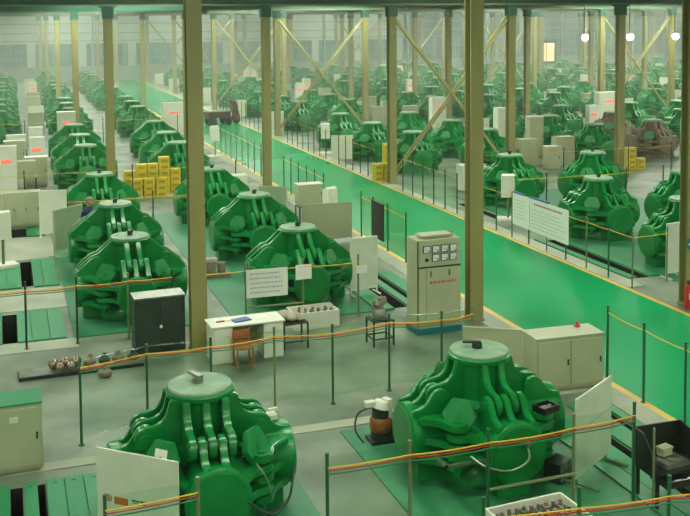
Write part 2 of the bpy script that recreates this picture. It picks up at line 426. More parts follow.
def px(x, y):
    v = Vector((x, y, 1)) - Vector((0, 0, H)); return 345+F*(v@r)/(v@d) if False else 345+F*v.dot(r)/v.dot(d)
for n, x in enumerate(rx):
    L = {0: C, 1: D, 2: E_, 3: F_}.get(n, [(x+.1*math.sin(n*3+i), y) for i, y in enumerate((39.2, 43.4, 48))])
    L = list(L)+[(x+.15*math.sin(n*5+i*2), y+.3*math.sin(n+i)) for i, y in enumerate(FARY)]
    L = [q for q in L if px(q[0]-1.3, q[1]) < 695]
    if L: rows.append(('the %s row right of the green aisle' % ORD[n], L, 'r%d' % n))
PRESS = []
for rn, L, code in rows:
    for i, (x, y) in enumerate(L):
        lab = 'green cubic press, %s from the front in %s' % (ORD[i], rn)
        rusty = (code == 'r3' and y < 45)
        if rusty: lab = ('brown rusty stripped press, nearer of the two beside the right far columns', 'brown rusty stripped press, behind the nearer rusty one')[i % 2]
        if code == 'a' and i == 0: lab = 'large green cubic press in the foreground behind the white notice board'; 
        if code == 'b' and i == 0: lab = 'large green cubic press in the foreground between pump and slanted white board'
        if y < 33:
            t, lid = press_full(lab, (x, y, .02), 1 if (code == 'a' and i == 0) else 0, 'cubic presses in the hall', st=int(code in 'ab' and i > 0), skip=3 if (code == 'b' and i == 0) else -1)
            if y < 14:
                B().cyl((-.02, .03, 1.72), (-.02, .03, 1.79), .075, n=14).box(-.05, .03, -.03, .24, 1.79, 1.82, rz=(.35 if code == 'a' else 1.15), piv=(-.02, .03)).build('clamp_bar', 'steel' if code == 'a' else 'dark_steel', lid, bevel=.004)
            else:
                B().cyl((0, 0, 1.72), (0, 0, 1.8), .06, n=10).box(-.05, .07, -.03, .03, 1.78, 1.83).build('clamp_bar', 'dark_steel', lid)
            PRESS.append((t, x, y, code, i))
        elif y < 52:
            PRESS.append((press_mid(lab, (x, y, 0), 'cubic presses in the hall', 'rust' if rusty else 'press_green', int(code in 'ab')), x, y, code, i))
        else:
            PRESS.append((press_far(lab, (x, y, 0), 'cubic presses in the hall'), x, y, code, i))
p1 = next(p[0] for p in PRESS if p[3] == 'a' and p[4] == 0); p2 = next(p[0] for p in PRESS if p[3] == 'b' and p[4] == 0)
# details of the two foreground presses
nrm = Vector((1, 1, .42)).normalized(); aa = Vector((-1, 1, 0)).normalized(); cc = nrm.cross(aa)
def on_cover(pt):  # cover at the (-1,-1) corner
    return (-pt[0], -pt[1], pt[2])
C0 = Vector((.6, .6, 1.03))
b = B(); b.prism([(-.09, .02), (.09, .02), (.09, .12), (-.09, .12)], lambda p, q, w_: on_cover(C0+aa*p+cc*q+nrm*w_), .031, .036)
o = b.build('label_plate', 'paper', p1); o['label'] = 'white label stuck on the corner cover'
def hose(parent, pts, rad=.014, m='dark_steel'):
    P = [Vector(p) for p in pts]; out = []
    for i in range(len(P)-1):
        a_, b_, c_, d_ = P[max(i-1, 0)], P[i], P[i+1], P[min(i+2, len(P)-1)]
        for k_ in range(8):
            t_ = k_/8
            out.append(.5*((2*b_)+(c_-a_)*t_+(2*a_-5*b_+4*c_-d_)*t_*t_+(3*b_-a_-3*c_+d_)*t_**3))
    out.append(P[-1]); return B().tube(out, rad, 8).build('hose', m, parent)
hose(p2, [(.08, -1.26, .78), (.05, -1.36, .62), (-.2, -1.32, .5), (-.5, -1.2, .55), (-.62, -1.0, .62)], .016, 'steel')
B().cyl((.08, -1.2, .8), (.08, -1.29, .8), .05, n=14).cyl((.08, -1.29, .8), (.08, -1.31, .8), .03, n=10).build('valve', 'steel', p2)
B().box(-1.0, -.2, -1.02, -.98, .52, .56).box(-1.0, -.96, -1.02, -.6, .52, .56).box(-.24, -.2, -1.02, -.6, .52, .56).build('hose_rail', 'steel', p2)
hose(p1, [(.35, -1.24, .62), (.6, -1.3, .45), (.8, -1.1, .4), (1.0, -.8, .42), (1.15, -.45, .6)], .016)
hose(p1, [(.5, -1.0, .98), (.62, -1.05, .8), (.7, -1.0, .55), (.72, -.8, .4)], .012, 'steel')
tb = thing('parts_tray', 'small black open tray resting on the right front corner of the foreground press', 'tray', (7.1, 12.1, .982), .3)
B().box(-.15, .15, -.12, .12, 0, .02).box(-.15, -.13, -.12, .12, .02, .09).box(.13, .15, -.12, .12, .02, .09).box(-.13, .13, -.12, -.10, .02, .09).box(-.13, .13, .10, .12, .02, .09).build('body', 'black', tb)
B().box(-.10, .04, -.07, .05, .02, .06).cyl((.07, 0, .02), (.07, 0, .07), .03, n=10).build('fitting', 'rust', tb)
tag(B().box(-.10, .10, -.08, .08, 0, .07).box(-.05, .09, -.05, .05, .07, .085).box(.02, .15, .02, .06, .085, .12).build('gauge_box', ['white'], None, (3.30, 12.95, 1.07), .2), 'small white box lying on the right beam of the near left press', 'box')

t = thing('slotted_block', 'dark slotted steel block standing right of the near right press', 'block', (7.24, 12.0, .02), .5)
B().box(-.17, .17, -.13, .13, 0, .28).build('body', 'dark_steel', t, bevel=.006)
b = B()
for i in range(3):
    for j in range(2): b.box(-.15+i*.11, -.07+i*.11, -.14, -.13, .04+j*.13, .14+j*.13)
b.build('pocket', 'steel', t)
# ------------------------------------------------------------------ pit boards (green painted steel)
def boards(xr, y0, y1, where, rz=0, grp=None, z=.0, m='pit_green', th=.035):
    for i, (xa, xb) in enumerate(xr):
        lab = 'green painted pit board %s, %s from the left' % (where, ORD[i]) if len(xr) > 1 else 'green painted pit board %s' % where
        bb = B(); bb.box(-(xb-xa)/2+.006, (xb-xa)/2-.006, -(y1-y0)/2, (y1-y0)/2, 0, th)
        bb.box(-.03, .03, y1*0-(y1-y0)/2+.12, -(y1-y0)/2+.15, th, th+.006).box(-.03, .03, (y1-y0)/2-.15, (y1-y0)/2-.12, th, th+.006)
        tag(bb.build('pit_board', m, None, ((xa+xb)/2, (y0+y1)/2, z), 0, .006), lab, 'floor board', 'green pit boards '+where)
boards([(-.9, -.5), (-.5, -.06), (.12, .30), (.41, .66), (.66, .92), (.92, 1.22)], 9.6, 14.4, 'before the near left cream cabinet')
boards([(-.6, -.16), (.14, .42), (.42, .78), (.78, 1.1)], 20.95, 23.2, 'behind the left barrier tape')
boards([(-.4, -.05), (-.05, .30), (.58, .82), (.82, 1.2)], 25.3, 28.25, 'beside the grey framed panel')
boards([(-.4, .12), (.55, .75), (.75, 1.1)], 31.4, 32.7, 'before the low cream left cabinets')
boards([(7.95, 8.25), (8.25, 8.58), (8.78, 9.17), (9.32, 9.5)], 10.4, 14.3, 'beside the slanted white board')
boards([(14.6, 14.84), (15.22, 15.5)], 20.9, 25.6, 'beside the right side tape barrier')
boards([(7.75, 8.18), (8.52, 8.73), (8.92, 9.3)], 20.5, 23.6, 'behind the tall cream control cabinet')
def pad(x0, x1, y0, y1, label):
    tag(B().box(x0, x1, y0, y1, 0, .02).build('base_plate', 'plate_green', None), label, 'floor plate')
pad(1.25, 3.78, 9.8, 14.6, 'green steel base plate under the near left press')
pad(4.88, 7.9, 10.2, 14.6, 'green steel base plate under the near right press')
pad(1.25, 4.0, 20.9, 34.0, 'green steel base plate under the middle left presses')
pad(4.6, 7.7, 20.5, 33.6, 'green steel base plate under the presses behind the desk')
pad(15.5, 21.6, 20.3, 33.0, 'green steel base plate under the first presses right of the aisle')

# ------------------------------------------------------------------ barriers: posts, tapes, clear film
POSTM = {m: B().cyl((0, 0, 0), (0, 0, .015), .05, n=14).cyl((0, 0, .015), (0, 0, 1.35), .022, n=10).cyl((0, 0, 1.35), (0, 0, 1.37), .026, n=10).mesh('barrier_post', m) for m in ('post_green', 'post_steel', 'dark_steel')}
SEEN_RUN = {}
def run(pts, where, film=False, tape=True, mats=('dark_steel',), three=True, rail=None, zt=1.21, skip=0):
    n = len(pts)
    for i, (x, y) in enumerate(pts):
        if i < skip: continue
        m = mats[i % len(mats)]
        col = {'post_green': 'green', 'post_steel': 'steel', 'dark_steel': 'dark'}[m]
        tag(link('barrier_post', POSTM[m], None, (x, y, 0)), '%s barrier post, %s %s' % (col, ORD[i], where), 'post', 'barrier posts '+where)
    if tape:
        t = thing('barrier_tape', 'striped barrier tape strung on the posts '+where, 'tape', (pts[0][0], pts[0][1], 0), 0, 'barrier tapes')
        for z, mm, nm in ((0, 'tape_yellow', 'yellow_strand'), (-.035, 'tape_red', 'red_strand'), (-.075, 'tape_green', 'green_strand'))[:3 if three else 1]:
            path = []
            for i in range(n-1):
                for k_ in range(6):
                    q = k_/6; path.append((pts[i][0]+(pts[i+1][0]-pts[i][0])*q-pts[0][0], pts[i][1]+(pts[i+1][1]-pts[i][1])*q-pts[0][1]-.03, zt+z-.025*4*q*(1-q)*(.4+.6*math.sin(i*2.3)**2)))
            path.append((pts[-1][0]-pts[0][0], pts[-1][1]-pts[0][1]-.03, zt+z))
            B().tube(path, .0095, 6).build(nm, mm, t)
    if film:
        b = B()
        for i in range(n-1):
            p, q = Vector((*pts[i], 0)), Vector((*pts[i+1], 0)); e = (q-p).normalized(); s_ = Vector((-e.y, e.x, 0))*.003
            p = p+e*.03; q = q-e*.03
            vs = [(v+s_*k_)+Vector((0, 0, z)) for z in (.12, 1.33) for v, k_ in ((p, -1), (q, -1), (q, 1), (p, 1))]
            b._add(vs, [(0, 3, 2, 1), (4, 5, 6, 7), (0, 1, 5, 4), (1, 2, 6, 5), (2, 3, 7, 6), (3, 0, 4, 7)], 0)
        tag(b.build('clear_screen', 'film', None, smooth=False), 'clear plastic screen between the posts '+where, 'screen', 'clear plastic screens')
run([(.92, 10.84), (1.95, 10.91)], 'in front of the white notice board', film=True, mats=('post_green', 'post_steel'), zt=1.2)
run([(3.51, 11.0), (4.57, 11.0), (5.63, 10.99), (6.88, 11.02), (7.86, 11.1)], 'in front of the near right press', film=True, mats=('post_green', 'post_steel'), zt=1.2)
run([(4.76, 9.4), (5.85, 9.25), (6.95, 9.15), (8.1, 9.1)], 'along the bottom right edge', mats=('post_green',), zt=1.14)
run([(.99, 15.5), (2.04, 15.8), (3.07, 15.78), (4.18, 15.95), (5.14, 15.75), (6.26, 15.98), (7.18, 15.8), (7.85, 15.95)], 'across the gangway before the desk', film=True, mats=('post_green', 'post_green', 'post_green', 'post_steel'), zt=1.22)
run([(10.08, 11.8), (10.1, 12.93), (10.09, 14.0), (10.11, 15.1)], 'beside the aisle at right', mats=('post_green',), three=False, zt=1.24)
run([(10.05, 24.4), (10.08, 25.8), (10.06, 26.9), (10.05, 27.9)], 'beside the lectern at the aisle', film=True, mats=('post_green',), three=False, zt=1.2)
run([(10.05, 31.6+1.0*i) for i in range(6)], 'on the aisle\'s left edge past the lectern', mats=('dark_steel',), three=False, zt=1.2)
run([(10.05, 39+1.15*i) for i in range(9)], 'on the aisle\'s left edge far back', mats=('dark_steel',), three=False, zt=1.2)
run([(14.2, 20.2+1.0*i) for i in range(9)], 'on the aisle\'s right edge by the signs', mats=('post_steel', 'post_green'), three=False, zt=1.22)
run([(14.22, 20.2), (15.3, 20.35)], 'turning in beside the fire extinguisher', skip=1, mats=('post_steel',), three=False, zt=1.22)
run([(14.2, 30.0+.95*i) for i in range(6)], 'on the aisle\'s right edge past the signs', film=True, mats=('dark_steel',), three=False, zt=1.22)
run([(14.2, 37.6+.95*i) for i in range(15)], 'on the aisle\'s right edge by the braced columns', mats=('dark_steel',), three=False, zt=1.22)
run([(14.2, 55+1.1*i) for i in range(14)], 'on the aisle\'s right edge far back', mats=('dark_steel',), tape=False)
run([(-.7, 20.5), (.3, 20.5), (1.28, 20.5), (2.3, 20.5), (3.2, 20.5)], 'before the middle left press', mats=('dark_steel', 'dark_steel', 'dark_steel', 'post_steel'), zt=1.2)
run([(3.9, 20.45), (4.75, 20.45), (6.0, 20.4), (7.25, 20.35)], 'with a white sign before the desk\'s press', mats=('post_steel',), three=False, zt=1.2)
run([(1.7, 30.2), (3.2, 30.15), (4.2, 30.3), (5.6, 30.1)], 'before the yellow crates', mats=('dark_steel',), zt=1.2)
run([(-.7, 36.0), (.6, 36.0), (1.8, 36.1), (4.3, 36.1), (6, 35.8), (8, 35.8)], 'behind the yellow crates', mats=('dark_steel',), three=False, zt=1.2)
run([(-.8, 54.6), (1, 54.5), (3, 54.5), (5, 54.6), (7, 54.6), (9, 54.6)], 'across the far left rows', mats=('dark_steel',), three=False, zt=1.2)
run([(15.6, 29.0), (17.0, 29.0), (18.5, 29.0), (20.1, 29.0), (21.6, 29.0)], 'behind the first right presses', mats=('dark_steel',), three=False, zt=1.2)
run([(17.5, 34.6), (19, 34.6), (21, 34.5), (22.3, 34.5), (24, 34.5), (26, 34.4)], 'before the rusty presses', mats=('dark_steel',), three=False, zt=1.2)
tag(B().tube([(0, 0, 0), (1.25, .02, 0)], .022, 8).build('barrier_rail', 'post_steel', None, (5.63, 10.95, .6)), 'pale steel rail low between two posts before the near right press', 'rail')
tag(B().tube([(0, 0, 0), (1.2, -.04, 0)], .02, 8).build('barrier_rail', 'post_steel', None, (4.78, 20.4, .42)), 'pale steel rail under the white sign before the desk\'s press', 'rail')

# ------------------------------------------------------------------ boards, signs
def text_lines(b, x0, x1, z1, n, dz, y, m, h=.018, rnd=True, gap=.02):
    for i in range(n):
        z = z1-i*dz; x = x0
        e = x1-(random.uniform(0, .25)*(x1-x0) if rnd else 0)
        while x < e-.02:
            w_ = random.uniform(.03, .09); b.box(x, min(x+w_, e), y-.002, y, z-h, z, m); x += w_+gap
# near left notice board
v0, v1 = Vector((.96, 12.43)), Vector((1.85, 11.66)); dv = v1-v0; W = dv.length
t = thing('notice_board', 'white notice board with orange label before the near left press', 'board', (v0.x, v0.y, .036), math.atan2(dv.y, dv.x))
B().box(0, W, 0, .025, .25, 1.2).build('panel', 'white_board', t, bevel=.005)
for q in (.06, W-.06): B().tube([(q, .03, 0), (q, .03, .9)], .02, 8).tube([(q, -.25, .02), (q, .3, .02)], .018, 8).build('stand', 'post_steel', t)
B().box(.26, .46, -.004, 0, .53, .62).build('orange_label', 'orange', t)
b = B()
for i in range(20):
    a0, a1 = 2*PI*i/20, 2*PI*(i+1)/20
    b._add([(.18+q*math.cos(a_), -.003, .59+q*math.sin(a_)) for a_, q in ((a0, .045), (a1, .045), (a1, .03), (a0, .03))], [(0, 1, 2, 3)], 0)
b.box(.165, .195, -.004, -.002, .575, .605)
b.build('round_emblem', 'ink_red', t)
b = B(); text_lines(b, .52, .74, .625, 1, .05, 0, 0, .025, False, .012); b.box(.52, .74, -.003, 0, .578, .584); b.build('lettering', 'post_green', t)
# slanted board right of the near right press
v0, v1 = Vector((7.3, 11.62)), Vector((8.28, 12.25)); dv = v1-v0; W = dv.length
t = thing('board_on_stand', 'blank white board standing slantwise right of the near right press', 'board', (v0.x, v0.y, .036), math.atan2(dv.y, dv.x))
B().box(0, W, 0, .03, .12, 1.25).build('panel', 'white_board', t, bevel=.005)
B().box(.0, W, -.004, 0, .78, .785).build('seam', 'cream_dark', t)
for q in (.1, W-.1): B().tube([(q, .04, 0), (q, .04, .9)], .018, 8).tube([(q, -.3, .02), (q, .32, .02)], .018, 8).build('stand', 'post_steel', t)
# sign sheet hung on the steel posts
t = thing('hanging_sign', 'white sign sheet with lines of text hung on the steel barrier behind the desk', 'sign', (4.75, 20.40, 0), -.03)
B().box(0, .9, -.02, 0, .62, 1.22).build('sheet', 'paper', t)
b = B(); text_lines(b, .08, .82, 1.14, 5, .1, -.02, 0, .022); b.build('lettering', 'ink', t)
t = thing('hanging_sign', 'small blank white card on the barrier beside the larger sign sheet', 'sign', (5.83, 20.37, 0), .05)
B().box(0, .36, -.015, 0, .92, 1.24).build('sheet', 'paper', t)
t = thing('hanging_sign', 'small white card hung on the barrier at the standing white panel', 'sign', (7.2, 20.33, 0), 0)
B().box(0, .25, -.015, 0, .95, 1.12).build('sheet', 'paper', t)
# right hand signboards along the aisle
for (y0, y1, lab, red) in ((26.0, 25.05, 'white signboard on the right aisle fence, narrower one, blue strip on top', 0), (25.0, 22.95, 'wide white signboard of text with red heading on the right aisle fence', 1)):
    t = thing('fence_sign', lab, 'sign', (14.13, y0, 0), -PI/2, 'signboards on the aisle fence')
    L = y0-y1
    B().box(0, L, -.02, 0, .45, 1.38).build('panel', 'paper', t)
    b = B(); text_lines(b, .1, L-.12, 1.2-.12*red, 6, .1, -.02, 0, .015); b.build('lettering', 'ink', t)
    if red:
        b = B(); text_lines(b, .25, L-.3, 1.27, 1, .1, -.02, 0, .05, False, .02); b.build('heading', 'ink_red', t)
    B().box(0.05, L*(.5 if red else .75), -.03, .02, 1.38, 1.43).build('top_strip', 'blue_plastic', t)
# black board hung at the left aisle fence
tag(B().box(0, .92, -.02, .02, .25, 1.3).build('hanging_board', 'black', None, (10.0, 26.85, 0), -PI/2), 'black panel hung on the left aisle fence beside the lectern', 'panel')

def framed_panel(loc, W, Hh, rz, label, m='grey_panel', group='free-standing panels', z0=.12):
    t = thing('screen_panel', label, 'panel', loc, rz, group)
    B().box(.03, W-.03, -.01, .01, z0+.03, Hh-.03).build('panel', m, t)
    B().box(0, .03, -.02, .02, 0, Hh).box(W-.03, W, -.02, .02, 0, Hh).box(.03, W-.03, -.02, .02, Hh-.03, Hh).box(.03, W-.03, -.02, .02, z0, z0+.03).box(.0, .04, -.2, .2, 0, .03).box(W-.04, W, -.2, .2, 0, .03).build('frame', 'cream' if m != 'white_board' else 'white', t)
    return t
framed_panel((1.2, 28.25, .036), 1.12, 1.3, .75, 'grey green framed panel left of the worker in blue')
framed_panel((.92, 31.0, .036), .8, 1.42, -.12, 'tall white panel beside the low cream left cabinets', 'white_board')
framed_panel((7.6, 21.9, 0), .72, 1.36, .12, 'white panel with wooden prop left of the tall control cabinet', 'white_board')
framed_panel((7.45, 15.5, 0), 1.02, 1.16, -.55, 'cream framed panel behind the near right press', 'cream')
framed_panel((7.7, 31.2, 0), .95, 1.15, -.45, 'grey panel leaning beside the press left of the cream box', 'grey_panel')
framed_panel((15.48, 20.62, 0), .5, 1.38, .1, 'white door panel standing left of the fire extinguisher column', 'white_board')
framed_panel((8.1, 27.6, 0), 1.5, 1.15, -.1, 'low cream panel behind the press with the hung sign', 'cream')

# ------------------------------------------------------------------ cabinets
def cabinet(loc, W, D, Hh, rz, label, doors=2, top='cream', handles=True, led=False, group=None, name='electrical_cabinet', body='cream'):
    t = thing(name, label, 'cabinet', loc, rz, group)
    B().box(0, W, 0, D, .06, Hh).build('body', body, t, bevel=.008)
    B().box(.03, W-.03, .03, D-.03, 0, .06).build('plinth', 'cream_dark', t)
    B().box(-.01, W+.01, -.01, D+.01, Hh, Hh+.02).build('top_panel', top, t)
    dw = (W-.04)/doors
    for i in range(doors):
        x0 = .02+i*dw
        dd = B().box(x0+.008, x0+dw-.008, -.018, 0, .12, Hh-.05).build('door', body, t, bevel=.004)
        if handles: B().box(x0+dw-.07, x0+dw-.045, -.035, -.018, Hh*.5, Hh*.5+.1).build('handle', 'dark_steel', dd)
    if led: B().box(W*.3, W*.78, -.024, -.018, Hh*.68, Hh*.75).build('display', 'led_red', t)
    return t
t = cabinet((-1.1, 14.72, 0), 1.5, .55, 1.02, .03, 'cream cabinet with green top at the left picture edge', 2, 'pit_green')
B().box(1.05, 1.17, -.024, -.018, .78, .86).build('label_plate', 'white', t)
t = cabinet((8.56, 14.9, 0), 1.3, .55, .96, -.05, 'low cream double door cabinet behind the near right press', 2, 'cream')
tag(B().box(0, .09, 0, .07, 0, .03).cyl((.045, .035, .03), (.045, .035, .1), .03, .02, n=12).build('warning_lamp', 'red', None, (9.55, 15.25, .98)), 'small red lamp on the low cream cabinet', 'lamp')
t = cabinet((-1.6, 32.75, 0), 1.45, .55, 1.1, .0, 'low cream cabinet at left edge, left of the pair', 2)
t = cabinet((-.12, 32.75, 0), 1.14, .55, 1.12, .0, 'low cream cabinet beside the tall white panel', 3)
for x, y, W, Hh, lab in ((24.04, 53.2, .9, 1.9, 'tall white cabinet with lit red display behind the braced columns'), (35.2, 52.6, 1.6, 1.9, 'wide white cabinet with glowing display deep right of the hall'), (9.0, 55.9, 1.2, 1.9, 'white cabinet with lit display beside the far left aisle edge'),
                         (.0, 38.6, .8, 1.9, 'tall pale cabinet with lit display at the left picture edge'), (3.0, 52.4, .9, 1.9, 'white cabinet with lit display in the far left row')):
    cabinet((x-W/2, y, 0), W, .5, Hh, 0, lab, 1, 'white', False, True, 'cabinets with lit displays', body='white')
for x, y, W, Hh, lab in ((23.46, 40.91, .7, 1.9, 'tall narrow cream cabinet standing left of the rusty presses'), (23.6, 44.5, .6, 2.0, 'tall white cabinet behind the narrow cream one'), (13.0-5.2, 35.0, .9, .9, 'low white cabinet between the yellow crates and aisle'),
                         (16.6, 33.6, 1.0, 1.0, 'low white cabinet behind the lectern right of the aisle'), (.4, 46.5, .9, 1.2, 'cream cabinet among the left middle presses'), (1.15, 41, .85, 1.15, 'cream cabinet left of the fifth press of the left row'),
                         (22.2, 37.2, .6, 1.0, 'short cream cabinet at the foot of the right columns')):
    cabinet((x-W/2, y, 0), W, .5, Hh, 0, lab, 1, 'white', True, False, 'pale cabinets', body='white' if 'white' in lab else 'cream')

# main control cabinet
t = thing('control_cabinet', 'tall cream control cabinet with meters beside the middle column', 'cabinet', (7.92, 18.62, 0), .02)
W, D, Hh = .99, .55, 1.96
B().box(-.02, W+.02, -.02, D+.02, 0, .12).build('plinth', 'teal_blue', t, bevel=.006)
B().box(0, W, 0, D, .12, Hh).build('body', 'cream', t, bevel=.012)
B().box(.15, W-.12, .12, D-.08, Hh+.03, Hh+.07).box(.2, W-.17, .17, D-.13, Hh, Hh+.03).build('vent_cap', 'cream', t, bevel=.006)
B().box(.03, W-.03, -.015, 0, 1.42, 1.92).build('meter_panel', 'cream', t, bevel=.004)
dd = B().box(.2, W-.03, -.015, 0, .2, 1.38).build('door', 'cream', t, bevel=.004)
B().box(.03, .19, -.015, 0, .2, 1.38).build('side_door', 'cream', t, bevel=.004)
B().box(0, .012, -.018, 0, .12, Hh).box(0, W, -.018, 0, 1.39, 1.41).build('edge_trim', 'black_green', t)
for zz in (1.68, 1.5):
    for i in range(4):
        if zz < 1.6 and i == 0:
            B().cyl((.2, -.015, 1.56), (.2, -.05, 1.56), .035, n=14).build('rotary_switch', 'black', t); continue
        xx = .2+i*.2; z2 = zz+.02
        g = B().box(xx-.08, xx+.08, -.04, -.015, z2, z2+.15).build('meter', 'dark_steel', t)
        B().box(xx-.068, xx+.068, -.044, -.04, z2+.012, z2+.138).build('dial', 'gauge_face', g)
        B().box(xx-.055, xx+.05, -.047, -.044, z2+.06, z2+.07).box(xx+.02, xx+.068, -.047, -.044, z2+.012, z2+.05).build('needle', 'ink', g)
for xx in (.3, .72): B().box(xx-.015, xx+.015, -.04, -.015, 1.2, 1.32).box(xx-.025, xx+.025, -.022, -.015, 1.24, 1.3).build('handle', 'steel', dd)
b = B(); text_lines(b, .28, .88, 1.10, 1, .1, -.015, 0, .05, False, .025); b.build('red_lettering', 'ink_red', dd)
hb = B(); hb.box(W-.1, W-.06, .25, .3, Hh, Hh+.12).build('lifting_eye', 'cream_dark', t)

# dark cabinet by the left column
t = thing('tool_cabinet', 'dark green black cabinet with grey top beside the left column', 'cabinet', (2.30, 19.4, 0), .03)
B().box(0, .98, 0, .5, 0, 1.08).build('body', 'black_green', t, bevel=.008)
B().box(-.01, .99, -.01, .51, 1.08, 1.11).build('top_panel', 'steel', t)
for i in range(2): B().box(.02+i*.475, .47+i*.475, -.015, 0, .05, 1.04).build('door', 'black_green', t, bevel=.004)
B().cyl((.5, -.015, .52), (.5, -.04, .52), .03, n=10).build('lock', 'white', t)

# ------------------------------------------------------------------ desk group
t = thing('office_desk', 'white two pedestal desk with papers beside the left column', 'desk', (3.58, 18.3, 0), .02)
B().box(0, 1.45, 0, .62, .69, .72).build('desktop', 'white', t, bevel=.005)
B().box(.03, .42, .04, .58, 0, .69).build('left_pedestal', 'white', t, bevel=.004)
p = B().box(1.03, 1.42, .04, .58, 0, .69).build('right_pedestal', 'white', t, bevel=.004)
for z in (.5, .3): B().box(1.05, 1.40, .02, .04, z, z+.17).build('drawer', 'white', t, bevel=.003)
B().box(.06, .39, .02, .04, .05, .48).build('door', 'white', t, bevel=.003)
B().box(.06, .39, .02, .04, .52, .67).build('drawer', 'white', t, bevel=.003)
B().box(.42, 1.03, .55, .57, .15, .69).build('back_panel', 'cream_dark', t)
tag(B().box(-.17, .17, -.11, .11, 0, .02).box(-.16, .16, -.10, .10, .02, .024).build('folder', 'blue_plastic', None, (4.22, 18.6, .722), .25), 'blue folder lying on the white desk', 'folder')
tag(B().box(-.13, .13, -.1, .1, 0, .006).build('paper_sheet', 'paper', None, (4.62, 18.68, .722), .1), 'white paper on the right of the white desk', 'paper')
tag(B().box(-.1, .1, -.07, .07, 0, .01).build('paper_sheet', 'paper', None, (3.97, 18.7, .722), -.1), 'pale paper on the left back of the white desk', 'paper')
tag(B().box(-.08, .08, -.02, .02, 0, .02).build('pen_case', 'ink_red', None, (3.82, 18.62, .722), .1), 'small reddish case on the left of the desk', 'case')
t = thing('wooden_chair', 'small orange wooden chair in front of the white desk', 'chair', (4.13, 18.05, 0), .05)
B().box(-.17, .17, -.15, .15, .36, .39).build('seat', 'wood_orange', t, bevel=.004)
B().box(-.17, .17, .13, .15, .5, .66).box(-.17, .17, .13, .15, .42, .46).build('backrest', 'wood_orange', t, bevel=.003)
for sx in (-1, 1):
    for y0, zt in ((-.15, .36), (.12, .68)): B().box(sx*.15-.015, sx*.15+.015, y0, y0+.03, 0, zt).build('leg', 'wood_orange', t)
def stool(loc, W, D, Hh, label, m='dark_steel', rz=0):
    t = thing('work_stool', label, 'stool', loc, rz)
    B().box(-W/2, W/2, -D/2, D/2, Hh-.025, Hh).build('seat', m, t, bevel=.003)
    for sx in (-1, 1):
        for sy_ in (-1, 1):
            B().box(sx*(W/2-.015)-.015, sx*(W/2-.015)+.015, sy_*(D/2-.015)-.015, sy_*(D/2-.015)+.015, 0, Hh-.025).build('leg', m, t)
    B().box(-W/2+.03, W/2-.03, -D/2+.005, -D/2+.025, .14, .165).box(-W/2+.03, W/2-.03, D/2-.025, D/2-.005, .14, .165).box(-W/2+.005, -W/2+.025, -D/2+.03, D/2-.03, .14, .165).box(W/2-.025, W/2-.005, -D/2+.03, D/2-.03, .14, .165).build('stretcher', m, t)
    return t
stool((5.33, 18.85, 0), .52, .40, .52, 'dark steel stool carrying a cloth bundle right of the desk', rz=.05)
stool((7.02, 18.42, 0), .46, .40, .52, 'dark steel stool carrying a machine fitting left of the control cabinet', rz=.05)
# cloth bundle
bm = B(); bm.ball((-.1, .06, .1), .17, 14, sq=.6); bm.ball((.12, 0, .08), .13, 14, sq=.6); bm.ball((.03, -.06, .07), .12, 14, sq=.6); bm.ball((.2, -.1, .05), .08, 12, sq=.6)
tag(bm.build('cloth_bundle', 'cloth', None, (5.27, 18.9, .52), 0), 'crumpled grey cloth bundle heaped on the stool right of the desk', 'bundle')
t = thing('machine_fitting', 'grey metal machine fitting standing on the stool beside the control cabinet', 'fitting', (7.0, 18.42, .52))
B().box(-.17, .17, -.14, .14, 0, .05).lathe([(.15, .05), (.15, .12), (.11, .2), (.12, .24)], 16).build('body', 'steel', t, bevel=.004)
B().cyl((-.05, 0, .24), (.12, .02, .38), .07, .09, n=14).cyl((-.1, .05, .05), (-.1, .05, .34), .03, n=10).box(-.02, .14, -.05, .05, .34, .42).build('spout', 'rust', t)
# white bin of parts
t = thing('parts_bin', 'long white open bin of metal parts right of the cloth bundle', 'bin', (5.62, 19.75, 0), .03)
B().box(0, 1.0, 0, .03, .0, .36).box(0, 1.0, .57, .6, 0, .36).box(0, .03, .03, .57, 0, .36).box(.97, 1.0, .03, .57, 0, .36).box(.03, .97, .03, .57, 0, .2).build('body', 'white', t, bevel=.004)
b = B()
for i in range(14): b.cyl((.1+.06*i, .12+.3*((i*7) % 5)/5, .2), (.1+.06*i, .12+.3*((i*7) % 5)/5, .34+.03*(i % 3)), .03, n=8)
b.build('metal_parts', 'rust', t)['kind'] = 'stuff'
# parts table at the bottom edge
t = thing('parts_rack', 'pale steel rack of metal blocks at the bottom edge before the right press', 'rack', (5.45, 9.95, .02), .06)
B().box(0, 1.1, 0, .03, .30, .52).box(0, 1.1, .67, .7, .30, .52).box(0, .03, .03, .67, .30, .52).box(1.07, 1.1, .03, .67, .30, .52).box(.03, 1.07, .03, .67, .30, .33).build('tray', 'white', t, bevel=.004)
for sx in (.05, 1.05):
    for sy_ in (.05, .65): B().box(sx-.02, sx+.02, sy_-.02, sy_+.02, 0, .30).build('leg', 'post_steel', t)
for i in range(9):
    for j in range(3):
        tag(B().box(-.045, .045, -.05, .05, 0, .1+.03*((i+j) % 3)).cyl((0, 0, .1), (0, 0, .2), .025, n=10).build('steel_block', 'steel' if (i+j) % 2 else 'rust', None, (5.57+i*.105-.01*j, 10.1+j*.19+.006*i, .35), .06), '%s steel block in %s column of the pale rack at the bottom edge' % (('front', 'middle', 'back')[j], ORD[i]), 'block', 'steel blocks in the rack')
